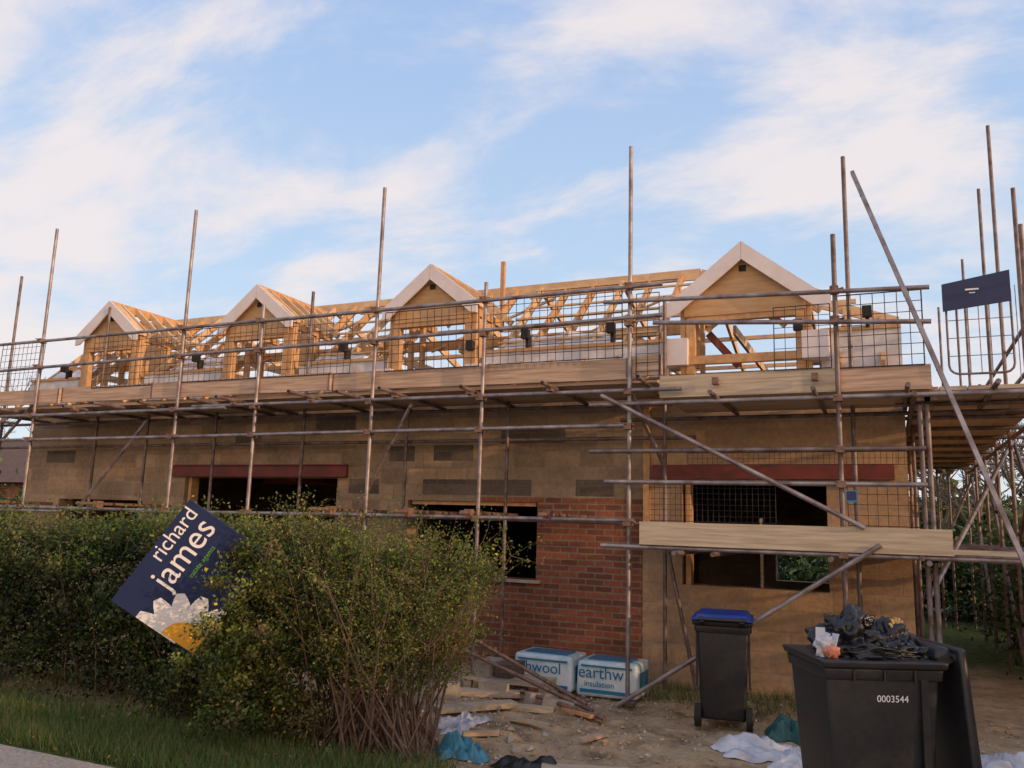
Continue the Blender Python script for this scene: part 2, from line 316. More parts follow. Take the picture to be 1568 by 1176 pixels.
q.obj('standards',scaf)
q=MB()
def L(x0,z0,x1,z1,y=SY-.05,m=STEEL):
    n_=max(1,int(abs(x1-x0)/3)); pr=(x0,y,z0)
    for i in range(1,n_+1):
        t=i/n_; pn=(x0+(x1-x0)*t,y+rng.uniform(-.004,.004),z0+(z1-z0)*t+(rng.uniform(-.01,.01) if i<n_ else 0)); q.tube(pr,pn,r,m); pr=pn
L(-15.3,4.33,-2.1,4.32); L(-15.3,3.87,-2.1,3.98); L(-2.75,4.17,.43,4.05); L(-2.2,3.90,.43,3.72)
L(-15.3,3.17,-8,3.17); L(-8.6,3.20,-1.9,3.18); L(-2.9,3.04,3.2,3.03)
L(-15.3,2.79,-2.45,2.81); L(-2.89,2.54,.33,2.54,m=STEELB); L(-2.72,2.22,.33,2.21)
L(-15.3,1.79,-9,1.79); L(-9.6,1.77,-2.4,1.82); L(-2.75,1.56,3.2,1.56); L(-15.3,1.72,-11,1.74)
for z,y in ((3.2,IY+.05),(1.8,IY+.05),(2.8,IY+.05)): L(-15.3,z,-2.0,z,y,STEELB)
for z in (3.02,1.56): L(-2.9,z,1.6,z,IY+.05,STEELB)
for z in (4.1,3.6): q.tube((1.47,8.2,z),(1.47,18.8,z),r,STEELB)
for z in (3.02,1.56): q.tube((1.47,8.2,z),(1.47,18.8,z),r,STEELB); q.tube((.25,8.2,z),(.25,18.8,z),r,STEELB)
q.obj('ledgers',scaf)
q=MB()
yb=SY-.11
def B(x0,z0,x1,z1,y=yb,y2=None,m=STEEL): q.tube((x0,y,z0),(x1,y2 if y2 is not None else y,z1),r,m)
B(-2.75,3.13,-.21,1.81); B(-2.55,-.0,-.08,1.66,8.46-.12); B(-2.29,1.5,-1.98,.05,IY-.1,m=STEELB)
B(-9.6,3.05,-10.85,1.75,8.55,m=STEELB); B(-5.23,3.15,-5.95,1.80,8.55,m=STEELB); B(-11.95,3.4,-13.3,2.2,8.5,m=STEELB)
B(-2.5,3.25,-2.2,2.4,8.5,8.9,m=STEELB)
q.tube((1.47,10.0,3.0),(1.47,13.0,1.2),r,STEELB); q.tube((1.47,9.0,.9),(1.47,12,2.9),r,STEELB); q.tube((.3,8.6,1.2),(1.5,12.5,3.0),r,STEEL)
q.tube((1.47,12.5,.2),(1.47,15.5,2.9),r,STEELB); q.tube((1.5,16,.3),(1.5,18.5,2.9),r,STEELB); q.tube((1.47,9.9,1.6),(1.47,11.9,.1),r,STEELB); q.tube((.4,18.5,.2),(1.5,18.5,2.9),r,STEELB)
q.obj('braces',scaf)
q=MB()
for x in (-14.9,-14.1,-13.2,-12.3,-10.9,-10.1,-9.35,-8.3,-7.85,-6.6,-5.95,-5.35,-4.35,-3.35,-2.3): 
    dx=rng.uniform(-.06,.06); y0=8.0+rng.uniform(-.15,.2); q.tube((x+dx,y0,3.25),(x-dx,9.72,3.25),r,STEELB)
    q.tube((x+dx,y0,3.25),(x+dx*.98,y0-.012,3.25),.018,DARK)
for x in (-1.55,-.6,.2,.9): q.tube((x,8.05,3.08),(x,9.72,3.08),r,STEELB)
for x in (-12.9,-10.2,-6.2,-5.1,-4.3,-3.35,-1.9,-1.55,-.5,.3): q.tube((x,8.1+rng.uniform(-.1,.1),1.86 if x<-2.3 else 1.52),(x,9.7,1.86 if x<-2.3 else 1.52),r,COUP if x<-2.3 else STEELB)
for y in np.arange(9.2,18.6,1.1): q.tube((.1,y,3.06),(1.8,y,3.06),r,STEELB); 
for y in (10.3,12.0,13.5,16.7): q.tube((.1,y,1.62),(1.8,y,1.62),r,STEELB)
q.obj('transoms',scaf)
q=MB()
zs_l=(4.33,3.92,3.17,2.8,1.8); zs_r=(4.1,3.8,3.03,2.54,2.21,1.56)
for x,z in outer:
    for zz in (zs_l if x<-2.4 else zs_r):
        q.box(x-.04,x+.04,SY-.08,SY+.032,zz-.032,zz+.032,COUP); q.tube((x+.03,SY-.03,zz),(x+.085,SY-.05,zz+.01),.012,COUP,n=6); q.tube((x-.02,SY-.08,zz+.02),(x-.02,SY-.12,zz+.02),.008,COUP,n=6)
for x in (-14.9,-13.2,-10.9,-9.35,-7.85,-6.6,-5.35,-4.35,-3.35,-1.55,-.6): q.box(x-.03,x+.03,SY-.11,SY-.01,3.205,3.275,COUP)
for x in (-10.2,-6.2,-5.1,-4.3,-3.35): q.box(x-.04,x+.04,SY-.11,SY,1.80,1.9,COUP)
for x,y,z in ret: 
    for zz in (3.03,1.56): q.box(x-.02,x+.09,y-.04,y+.04,zz-.04,zz+.04,COUP)
q.obj('couplers',scaf)
q=MB()
xx=-15.3; k=0
while xx<-2.15:
    x2=min(xx+[3.9,1.9,3.1][k%3],-2.13); dz=rng.uniform(-.015,.015); y=SY+.03+(k%2)*.04; tl=rng.uniform(-.014,.014)
    q.beam((xx+.004,y+.019,3.4625+dz-tl),(x2,y+.019,3.4625+dz+tl),.038,.225,BOARD); 
    for ex in (xx+.006,x2-.03): q.box(ex,ex+.022,y-.003,y+.041,3.352+dz,3.573+dz,STEELB)
    xx=x2; k+=1
q.box(-2.15,-.42,SY+.03,SY+.068,3.105,3.335,BOARD2); q.box(-.41,.41,SY+.03,SY+.068,3.10,3.335,BOARD)
q.box(-2.33,.50,SY-.09,SY-.052,1.585,1.815,BOARD2)
q.box(.5,3,SY-.08,SY+.14,1.60,1.64,BOARD2)
for i in range(5):
    y=SY+.12+i*.235; xx=-15.3+i*.6
    while xx<-2.2:
        x2=min(xx+3.9,-2.2); q.box(xx+.005,x2,y,y+.225,3.29,3.328,BOARD if (i+int(xx))%2 else BOARD2); xx=x2
    if i<5: q.box(-2.15,.42,y,y+.225,3.11,3.15-.006,BOARD2)
    q.box(-2.3,.42,y,y+.225,1.56+.0,1.598,BOARD2)
for i in range(5):
    xx=.24+i*.235
    for j in range(3): q.box(xx,xx+.225,SY+.1+j*3.4,SY+.1+j*3.4+3.38,3.09,3.128,BOARD2 if (i+j)%2 else BOARD)
q.box(1.43,1.465,9.9,18.8,3.13,3.35,BOARD2)
q.obj('platform_boards',scaf)
q=MB()
def panel(x0,x1,z0,z1,y,sp=.1,w=.0032,slant=0):
    nx_=max(1,int(round((x1-x0)/sp))); nz_=max(1,int(round((z1-z0)/sp)))
    for i in range(nx_+1):
        x=x0+(x1-x0)*i/nx_; q.tube((x,y,z0),(x+slant,y,z1),w*(1.6 if i in(0,nx_) else 1),BLACKW,n=4,caps=False)
    for j in range(nz_+1):
        z=z0+(z1-z0)*j/nz_; s_=slant*j/nz_; q.tube((x0+s_,y+.006,z),(x1+s_,y+.006,z),w*(1.6 if j in(0,nz_) else 1),BLACKW,n=4,caps=False)
for x0,x1 in ((-15,-13.1),(-12.9,-11.9),(-10.75,-9.0),(-8.9,-7.6),(-7.5,-6.1),(-5.6,-4.3),(-4.2,-2.55)):
    panel(x0,x1,3.56,4.33+rng.uniform(-.03,.05),SY+.01+rng.uniform(-.0,.05),slant=rng.uniform(-.04,.04),w=.0038)
panel(-2.4,-2.15,3.3,4.25,SY+.01)
panel(-.98,-.45,3.34,3.98,SY+.01); panel(-.38,.36,3.33,4.05,SY+.01,w=.0038)
panel(-2.25,-1.0,1.83,2.22,SY+.0,.055,.0022); panel(-1.85,.2,2.4,2.52,SY+.0,.05,.002); panel(-.35,.25,1.83,2.22,SY+.02,.09,.0026)
q.obj('brick_guards',scaf)
q=MB()
gx0,gx1,gz0,gz1=.56,1.08,3.22,4.06; rr=.08; pts=[]
for cx_,cz_,a0 in ((gx1-rr,gz1-rr,0),(gx0+rr,gz1-rr,90),(gx0+rr,gz0+rr,180),(gx1-rr,gz0+rr,270)):
    for t in range(0,91,30): a=math.radians(a0+t); pts.append((cx_+rr*math.cos(a),SY,cz_+rr*math.sin(a)))
for i in range(len(pts)): q.tube(pts[i],pts[(i+1)%len(pts)],.011,STEELB,n=6)
for i in range(1,6): q.tube((gx0+i*.087,SY,gz0),(gx0+i*.087,SY,gz1),.004,STEELB,n=5)
for i in range(1,5): q.tube((gx0,SY,gz0+i*.168),(gx1,SY,gz0+i*.168),.004,STEELB,n=5)
for i in range(1,5): q.tube((1.1+i*.06,SY+.3,3.2),(1.1+i*.06,SY+.3,4.1),.004,STEELB,n=5)
q.obj('gate_panel',scaf)
q=MB(); A_=Vector((-.19,8.30,5.24)); Bv=Vector((.92,7.5,1.59)); d=(Bv-A_); C_=A_+d*1.42
q.beam(A_,C_,.035,.07,STEEL,upv=(0,1,0)); q.beam(A_+Vector((.0,.04,0)),C_+Vector((0,.04,0)),.02,.095,STEELB,upv=(0,1,0))
for t in np.arange(.05,1,.07):
    p=A_+(C_-A_)*t; q.box(p.x-.02,p.x+.02,p.y-.022,p.y+.04,p.z-.008,p.z+.008,STEELB)
q.obj('leaning_beam',scaf)
sg=root('scaffold_company_sign'); q=MB(); q.prism([(.53,3.80),(1.08,3.86),(1.08,4.15),(.53,4.06)],SY-.06,SY-.05,NAVY); q.box(.72,.83,SY-.064,SY-.061,3.985,4.0,WHITEP); q.box(.75,.80,SY-.064,SY-.061,3.955,3.965,WHITEP)
q.box(.75,.79,SY-.05,SY-.012,3.9,3.94,STEELB); q.obj('plate',sg)
sg=root('scaffold_tag'); q=MB(); q.box(-.36,-.26,8.30,8.308,2.04,2.15,PACKB); q.box(-.35,-.27,8.296,8.299,2.06,2.14,NAVY); q.obj('tag_plate',sg)

# ------------------------------------------------------------------ leaves
def leafmesh(name,P,size,colr,parent=None,aspect=.55):
    N=len(P); a=rng.normal(size=(N,3)); a/=np.linalg.norm(a,axis=1)[:,None]
    b=rng.normal(size=(N,3)); b-=a*(a*b).sum(1)[:,None]; b/=np.linalg.norm(b,axis=1)[:,None]
    sz=(size*rng.uniform(.6,1.3,N))[:,None]
    V=np.stack([P-a*sz,P+b*sz*aspect,P+a*sz,P-b*sz*aspect],1).reshape(-1,3).astype(np.float32)
    me=bpy.data.meshes.new(name); me.vertices.add(4*N); me.vertices.foreach_set('co',V.ravel())
    me.loops.add(4*N); me.loops.foreach_set('vertex_index',np.arange(4*N,dtype=np.int32))
    me.polygons.add(N); me.polygons.foreach_set('loop_start',np.arange(0,4*N,4,dtype=np.int32)); me.polygons.foreach_set('loop_total',np.full(N,4,dtype=np.int32))
    me.update(calc_edges=True)
    at=me.attributes.new('leafcol','FLOAT_COLOR','POINT'); C=np.ones((N,4)); C[:,:3]=colr; at.data.foreach_set('color',np.repeat(C,4,axis=0).astype(np.float32).ravel())
    me.materials.append(LEAF); o=bpy.data.objects.new(name,me); COL.objects.link(o)
    if parent: o.parent=parent
    return o
PAL=np.array([(.095,.135,.026),(.145,.17,.034),(.055,.09,.02),(.19,.18,.045),(.12,.10,.04)])
def clumps(centers,radii,per,pal=PAL,bright=None):
    P=[];C=[]
    for i,(c,rr) in enumerate(zip(centers,radii)):
        n_=int(per*rng.uniform(.6,1.3)); g=rng.normal(size=(n_,3))*rr*np.array([1,1,.85])*.55; P.append(c+g)
        base=pal[rng.integers(len(pal))]*(.65+.8*rng.random())
        if bright is not None: base=base*bright[i]
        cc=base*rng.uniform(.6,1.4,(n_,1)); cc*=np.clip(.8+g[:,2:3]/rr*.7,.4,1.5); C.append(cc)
    return np.concatenate(P),np.concatenate(C)
hg=root('hedge'); cs=[];rs=[]
for i in range(540):
    x=rng.uniform(-13.5,-5.2); t=rng.random()
    if t<.64: y=5.80+rng.uniform(-.14,.15)-.15*math.sin(x*2.1); z=rng.uniform(.08,1.52)
    elif t<.88: y=rng.uniform(5.9,7.0); z=1.48+.09*math.sin(x*1.7+y)+rng.uniform(-.08,.10)
    else: y=rng.uniform(5.9,6.9); z=rng.uniform(.3,1.45)
    cs.append((x,y,z)); rs.append(rng.uniform(.14,.28))
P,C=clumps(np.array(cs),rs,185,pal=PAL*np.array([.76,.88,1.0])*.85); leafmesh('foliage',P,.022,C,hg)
idx=rng.integers(0,len(P),300); leafmesh('blossom',P[idx]+np.array([0,-.06,.02]),.012,np.tile(np.array([[.75,.58,.05]]),(300,1)),hg,aspect=.9)
P=np.stack([rng.uniform(-13.5,-5.2,14000),rng.uniform(6.0,6.8,14000),rng.uniform(.05,1.45,14000)],1); leafmesh('shaded_inner_foliage',P,.04,np.array([[.02,.026,.01]])*rng.uniform(.5,1.5,(14000,1)),hg)  # core leaves coloured very dark to paint in the hedge's inner shade
def stem(q,p,d,ln,r0,segs=5,wig=.25,mt=BARK,n=5):
    p=Vector(p); d=Vector(d).normalized(); pts=[p.copy()]
    for s_ in range(segs):
        d=(d+Vector(rng.normal(size=3))*wig*.35).normalized(); p2=p+d*ln/segs
        q.tube(p,p2,r0*(1-s_/segs*.8),mt,r0*(1-(s_+1)/segs*.8),n=n,caps=False); p=p2; pts.append(p.copy())
    return pts
q=MB(); ht_=[]
for i in range(60):
    x=rng.uniform(-10,-5.5); stem(q,(x,rng.uniform(5.85,6.3),0),(rng.uniform(-.5,.5),rng.uniform(-.2,.2),1),rng.uniform(.8,1.5),.007)
for i in range(170):
    x=rng.uniform(-13,-5.4); p=stem(q,(x,rng.uniform(5.8,6.8),1.42),(rng.uniform(-.4,.4),rng.uniform(-.4,.3),1),rng.uniform(.2,.42),.003,segs=3,n=3); ht_+=[tuple(v) for v in p[1:]]
q.obj('stems',hg)
T=np.repeat(np.array(ht_),7,axis=0); T=T+rng.normal(size=T.shape)*.025; leafmesh('shoot_leaves',T,.014,PAL[rng.integers(0,4,len(T))]*rng.uniform(.7,1.3,(len(T),1)),hg)
sh=root('garden_shrub'); cs=[];rs=[];br=[]
def inside(x,z):
    top=1.78-.08*((x+4.9)/1.2)**2 if x<-4.1 else 1.68-.16*(x+4.1)
    return z<top
n_=0
while n_<480:
    x=rng.uniform(-5.75,-2.85); z=rng.uniform(.08,1.8)
    if not inside(x,z+.1): continue
    if x>-4.15 and z<.35+.6*(x+4.15)+.2 and rng.random()<.85: continue
    if x>-3.6 and z<.75: continue
    dens=1 if x<-4.1 else .62
    if rng.random()>dens: continue
    y=6.0+rng.uniform(-.6,.35)*(1-.35*(z/1.8))+ (0.2 if x>-3.6 else 0)
    if z<.5 and x<-4.1: y=rng.uniform(5.45,5.8)
    if x<-5.05: y=rng.uniform(5.72,6.3)
    elif x<-4.85: y=max(y,5.58)
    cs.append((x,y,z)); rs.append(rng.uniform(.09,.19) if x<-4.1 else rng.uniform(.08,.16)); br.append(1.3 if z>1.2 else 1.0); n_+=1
for i in range(60): 
    z=rng.uniform(.15,1.52); cs.append((rng.uniform(-5.0+(.16 if z>1.0 else 0),-4.3),rng.uniform(5.0,5.3) if z<1.35 else 5.3,z)); rs.append(rng.uniform(.07,.13)); br.append(1.1)
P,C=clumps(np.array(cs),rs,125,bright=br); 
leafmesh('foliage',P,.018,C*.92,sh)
q=MB(); tips=[]
for i in range(150):
    x0=rng.uniform(-4.3,-3.25); y0=rng.uniform(5.6,6.1)
    tx=rng.uniform(-5.4,-2.85); h=1.66-.12*abs(tx+4.6)
    d=(tx-x0,rng.uniform(-.45,.5) if tx>-4.8 else rng.uniform(0,.5),h); pts=stem(q,(x0,y0,0),d,Vector(d).length*rng.uniform(.75,1.02),rng.uniform(.006,.013),segs=7,wig=.16)
    for k in range(3,8):
        for _ in range(3):
            if rng.random()<.85:
                t=stem(q,pts[k],(rng.uniform(-1,1),rng.uniform(-1,1),rng.uniform(-.1,1.1)),rng.uniform(.15,.42),.0032,segs=3,wig=.3,n=3); tips+=t[1:]
q.obj('stems',sh)
T=np.array([tuple(t) for t in tips]); T=np.repeat(T,10,axis=0)+rng.normal(size=(len(T)*10,3))*.03
T=T[T[:,2]>.3]
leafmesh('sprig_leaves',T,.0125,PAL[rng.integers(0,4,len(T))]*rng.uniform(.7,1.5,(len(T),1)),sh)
idx=rng.integers(0,len(P),170); leafmesh('blossom',P[idx]+np.array([0,-.08,.03]),.014,np.tile(np.array([[.75,.55,.05]]),(170,1)),sh,aspect=.9)
def grass(name,N,fx,fy,h,cols,w_=.004):
    X=fx(N);Y=fy(N);hh=h*rng.uniform(.4,1.2,N); a=rng.uniform(0,6.28,N); lean=rng.normal(size=(N,2))*.35*hh[:,None]
    dx=np.cos(a)*w_;dy=np.sin(a)*w_
    z0=np.array([gh(x,y) for x,y in zip(X,Y)])-.005
    V=np.stack([np.stack([X-dx,Y-dy,z0],1),np.stack([X+dx,Y+dy,z0],1),np.stack([X+lean[:,0],Y+lean[:,1],z0+hh],1)],1).reshape(-1,3).astype(np.float32)
    me=bpy.data.meshes.new(name); me.vertices.add(3*N); me.vertices.foreach_set('co',V.ravel()); me.loops.add(3*N); me.loops.foreach_set('vertex_index',np.arange(3*N,dtype=np.int32))
    me.polygons.add(N); me.polygons.foreach_set('loop_start',np.arange(0,3*N,3,dtype=np.int32)); me.polygons.foreach_set('loop_total',np.full(N,3,dtype=np.int32)); me.update(calc_edges=True)
    at=me.attributes.new('leafcol','FLOAT_COLOR','POINT'); C=np.ones((N,4)); C[:,:3]=cols[rng.integers(0,len(cols),N)]*rng.uniform(.6,1.3,(N,1)); at.data.foreach_set('color',np.repeat(C,3,axis=0).astype(np.float32).ravel())
    me.materials.append(LEAF); o=bpy.data.objects.new(name,me); COL.objects.link(o); return o
GC=np.array([(.10,.19,.035),(.14,.21,.05),(.07,.12,.03),(.24,.21,.09)])
grass('grass_verge',38000,lambda N:rng.uniform(-9.5,-2.9,N),lambda N:4.5+np.abs(rng.normal(size=N))*.55,.12,GC)
N_=420; xx_=rng.uniform(-8,-3,N_); yy_=rng.uniform(4.4,5.6,N_)
leafmesh('fallen_leaves',np.stack([xx_,yy_,rng.uniform(.02,.08,N_)],1),.018,np.array([[.28,.17,.08]])*rng.uniform(.4,1.3,(N_,1)),aspect=.7)

# ------------------------------------------------------------------ estate agent board
L_=Vector((-5.73,4.93,1.05)); T_=Vector((-5.12,5.06,1.87)); B_=Vector((-5.22,5.36,.638))
e1=(T_-L_); wd=e1.length; e1.normalize(); e2=(B_-L_); e2=(e2-e1*e2.dot(e1)); ht=e2.length; e2.normalize(); nn=e1.cross(-e2).normalized()
es=root('estate_agent_sign'); MM=Matrix((e1,-e2,nn)).transposed().to_4x4(); MM.translation=L_; es.matrix_world=MM
q=MB(); q.box(0,wd,-ht,0,-.012,0,NAVY); q.obj('board',es)
q=MB(); q.beam((wd*.35,-ht-.7,-.04),(wd*.62,.0,-.04),.05,.05,TIMB2,upv=(0,0,1)); q.obj('post',es)
q=MB(); fc=(.02*wd,-.86*ht)
for k in range(7):
    a=math.radians(-62+k*25); R0=.06;R1=ht*.56; wv=.085; dx,dy=math.cos(a),math.sin(a); ox,oy=-dy,dx
    pts=[]
    for t in np.linspace(0,1,9):
        pts.append((R0+(R1-R0)*t,wv*math.sin(math.pi*min(1,.10+t*.84))**.6))
    poly=[(fc[0]+dx*p+ox*w_,fc[1]+dy*p+oy*w_) for p,w_ in pts]+[(fc[0]+dx*p-ox*w_,fc[1]+dy*p-oy*w_) for p,w_ in reversed(pts)]
    poly=[(max(0.003,x),max(-ht+.004,y)) for x,y in poly]
    q.add([(x,y,.003+.0006*k) for x,y in poly],[tuple(range(len(poly)))],WHITEP)
cp=[(max(.003,fc[0]+.20*math.cos(t)),max(-ht+.004,fc[1]+.20*math.sin(t))) for t in np.linspace(-1.57,1.6,16)]
q.add([(x,y,.009) for x,y in cp],[tuple(range(len(cp)))],YEL); q.obj('daisy_print',es)
text('richard','lettering_upper',es,Matrix.Translation((wd*.46,-.16*ht,.003)),.175,WHITEP)
text('james','lettering_lower',es,Matrix.Translation((wd*.31,-.40*ht,.003)),.285,WHITEP)
text('estate agents','lettering_small',es,Matrix.Translation((wd*.50,-.51*ht,.003)),.06,GREENP)

# ------------------------------------------------------------------ wheelie bins
def rbox(name,w0,d0,w1,d1,z0,z1,m,parent,bev=.03,segs=3):
    bm=bmesh.new(); vs=[bm.verts.new(p) for p in ((-w0/2,-d0/2,z0),(w0/2,-d0/2,z0),(w0/2,d0/2,z0),(-w0/2,d0/2,z0),(-w1/2,-d1/2,z1),(w1/2,-d1/2,z1),(w1/2,d1/2,z1),(-w1/2,d1/2,z1))]
    for f in ((3,2,1,0),(4,5,6,7),(0,1,5,4),(1,2,6,5),(2,3,7,6),(3,0,4,7)): bm.faces.new([vs[i] for i in f])
    bmesh.ops.bevel(bm,geom=bm.edges[:],offset=bev,segments=segs,affect='EDGES',profile=.6)
    me=bpy.data.meshes.new(name); bm.to_mesh(me); bm.free(); me.materials.append(m); me.polygons.foreach_set('use_smooth',[True]*len(me.polygons))
    o=bpy.data.objects.new(name,me); COL.objects.link(o); o.parent=parent; return o
def wheelie(loc,rz,lidm,openlid,D=.72,W=.58,H=1.05):
    e=root('wheelie_bin',loc,rz)
    rbox('body',D*.76,W*.80,D*.95,W*.94,.07,H-.07,BLACKP,e)
    rbox('rim',D+.01,W+.03,D+.03,W+.05,H-.085,H-.045,BLACKP,e,.012,2)
    rbox('rim_skirt',D*.96,W*.97,D*.985,W,H-.15,H-.085,BLACKP,e,.012,2)
    q=MB()
    for sy in (-1,1):
        q.box(D*.30,D*.36,sy*W*.47-.01,sy*W*.47+.01,.35,H-.1,BLACKP)
        q.tube((D*.34,sy*(W*.40),.10),(D*.34,sy*(W*.40+.055),.10),.10,RUB,n=20); q.tube((D*.34,sy*(W*.40+.056),.10),(D*.34,sy*(W*.40+.062),.10),.055,STEELB,n=16)
        q.beam((D*.50,sy*W*.36,H-.06),(D*.62,sy*W*.36,H-.02),.04,.05,BLACKP)
        for k in (-.25,.0,.25): q.tube((D*k,sy*W*.505,H-.15),(D*k,sy*W*.50,H-.09),.008,BLACKP,n=6)
    q.tube((D*.34,-W*.42,.10),(D*.34,W*.42,.10),.012,STEELB)
    q.tube((D*.62,-W*.44,H-.02),(D*.62,W*.44,H-.02),.016,BLACKP)
    q.box(D*.30,D*.37,-W*.3,W*.3,.16,.24,BLACKP)
    q.obj('wheels_and_handle',e)
    if not openlid:
        rbox('lid',D+.03,W+.03,D-.06,W-.05,H-.035,H+.018,lidm,e,.018,3)
        rbox('lid_edge',D+.055,W+.055,D+.055,W+.055,H-.04,H-.022,lidm,e,.006,2)
    else:
        o=rbox('lid',.06,W+.05,.045,W-.02,-.74,0,lidm,e,.022,3); o.location=(D*.60+.04,0,H+.03); o.rotation_euler=(0,math.radians(-3),0)
        o=rbox('lid_hinge',.12,W*.8,.07,W*.75,H-.05,H+.03,lidm,e,.03,3); o.location.x=D*.55
    return e
wheelie((-1.46,8.14,0.0),math.radians(-90+8),BLUEP,False,D=.62,W=.49,H=.98)
bl=(-.185,5.37,.03)
wb=wheelie(bl,math.radians(26),BLACKP,True,D=.67,W=.58,H=1.09)
text('0003544','number',wb,Matrix.Translation((-.04,-.2695,.83))@Matrix.Rotation(math.radians(90+2.5),4,'X'),.05,WHITEP)
def blob(q,c,rad,m,seed,amp=.22,sub=4,freq=2.0,fold=1.0):
    bm=bmesh.new(); bmesh.ops.create_icosphere(bm,subdivisions=sub,radius=1)
    vs=[]
    for v in bm.verts:
        d=v.co.normalized(); n1=mnoise.noise(d*freq+Vector((seed,seed*.7,0))); rd=abs(mnoise.noise(d*freq*1.7+Vector((seed*3,0,1))))
        rd2=mnoise.noise(Vector((d.x*9,d.y*9,d.z*2.5))+Vector((0,seed*2,1)))
        k=1+amp*(n1-rd*.8+rd2*.16*fold); p=Vector((d.x*rad[0]*k,d.y*rad[1]*k,d.z*rad[2]*k))
        vs.append(Vector(c)+p)
    fs=[tuple(v.index for v in f.verts) for f in bm.faces]; bm.free(); q.add(vs,fs,m,True)
rb=root('refuse_bags',bl,math.radians(26)); q=MB()
blob(q,(-.06,.02,1.08),(.20,.20,.20),BAGB,1,.45,5); blob(q,(.15,.0,1.07),(.16,.2,.15),BAGB,5,.5,5); blob(q,(.02,-.12,1.06),(.28,.14,.07),BAGB,9,.5,5); blob(q,(.27,-.05,1.06),(.08,.12,.06),BAGB,12,.6)
blob(q,(.03,0,1.22),(.05,.04,.05),BAGB,15,.7); blob(q,(-.14,0,1.20),(.08,.07,.05),BAGB,19,.7); q.obj('black_bags',rb)
q=MB(); blob(q,(-.27,-.16,1.10),(.06,.045,.075),WPLAS,3,.6,4); blob(q,(-.25,-.21,1.075),(.05,.03,.035),PINK,4,.6,3)
q.beam((-.30,-.17,1.09),(-.29,-.15,1.20),.05,.004,WPLAS); q.beam((-.24,-.18,1.09),(-.21,-.17,1.17),.05,.004,WPLAS)
q.obj('litter',rb)
q=MB()
for k in range(5):
    a=k*.45-1.0; q.tube((.20,-.04,1.16),(.20+.06*math.sin(a),-.06+.01*k,1.18+.075*math.cos(a)),.012,YEL if k%2 else BOARD2,.008,n=6)
q.obj('rubber_glove',rb)

# ------------------------------------------------------------------ insulation packs
def pack(x0,x1,y0,y1,z0,z1,txt,sz,rz):
    e=root('insulation_pack'); o=rbox('wrap',x1-x0,y1-y0,x1-x0-.02,y1-y0-.04,z0,z1,PACK,e,.05,4); o.location=((x0+x1)/2,(y0+y1)/2,0)
    for v in o.data.vertices:
        k=mnoise.noise(v.co*5+Vector((x0*3,0,0)))*.018; v.co.z+=k; v.co.y+=k*.2
    q=MB(); q.box(x0+.05,x1-.05,y0-.004,y0+.01,z0+.04,z0+.075,PACKB); q.box(x0+.06,x1-.06,y0+.0,y0+.02,z1-.06,z1-.045,PACKB)
    q.box(x0+.10,x1-.10,y0+.10,y1-.15,z1-.004,z1+.012,PACKB); q.box(x1-.012,x1+.004,y0+.1,y1-.1,z0+.1,z1-.1,PACKB) ; q.obj('printed_bands',e)
    R=Matrix.Rotation(math.radians(92),4,'X')
    text(txt,'lettering',e,Matrix.Translation((x0+.03,y0-.008,z0+.19))@R,sz,PACKB)
    text('insulation','lettering_b',e,Matrix.Translation((x0+.10,y0-.008,z0+.105))@R,.085,PACKB)
pack(-3.82,-3.13,8.62,9.15,.0,.37,'rthwool',.165,0); pack(-3.09,-2.42,8.62,9.15,0,.36,'earthw',.175,0)

# ------------------------------------------------------------------ debris on the ground
def sheet(name,x0,y0,sx,sy,h,m,seed,rz=0):
    n_=40; vs=[];fs=[]
    for j in range(n_):
        for i in range(n_):
            u=i/(n_-1)-.5; v=j/(n_-1)-.5
            ang=math.atan2(v,u); ed=1+.45*mnoise.noise(Vector((math.cos(ang)*1.5+seed,math.sin(ang)*1.5,0)))
            x=u*sx*ed;y=v*sy*ed; X=x0+x*math.cos(rz)-y*math.sin(rz);Y=y0+x*math.sin(rz)+y*math.cos(rz)
            f=max(0,1-(2*max(abs(u),abs(v)))**4)
            z=h*(.35+.9*mnoise.noise(Vector((u*2.6+seed,v*2.6,seed)))+.5*(1-abs(mnoise.noise(Vector((u*5+v*3,v*2,seed))))*2.2)+.16*mnoise.noise(Vector((u*13,v*9,seed))))
            vs.append((X,Y,gh(X,Y)+max(0,z)*f+.008))
    for j in range(n_-1):
        for i in range(n_-1): fs.append((j*n_+i,j*n_+i+1,(j+1)*n_+i+1,(j+1)*n_+i))
    q=MB(); q.add(vs,fs,m,True); return q.obj(name)
sheet('polythene_sheet',-.95,7.15,.72,.42,.11,WPLAS,2,.3); sheet('polythene_sheet',-.72,6.85,.3,.25,.09,WPLAS,22,.9)
sheet('tarpaulin',-.85,7.9,.36,.26,.17,TEAL,7); sheet('tarpaulin',-3.12,6.1,.34,.36,.14,BPLAS,8,.5); sheet('polythene_sheet',-3.5,6.85,.28,.6,.08,WPLAS,11)
sheet('bin_liner',-2.45,5.95,.6,.22,.09,BAGB,13); sheet('tarpaulin',.85,7.0,.6,.5,.16,TEAL,17); sheet('polythene_sheet',.75,7.8,.5,.4,.10,WPLAS,18)
def plank(x,y,rz,ln,w_=.2,h=.05,m=BOARD2,name='timber_plank',z=.02,tilt=0):
    q=MB(); d=Vector((math.cos(rz),math.sin(rz),tilt)); c=Vector((x,y,gh(x,y)+z+h/2)); q.beam(c-d*ln/2,c+d*ln/2,w_,h,m); return q.obj(name)
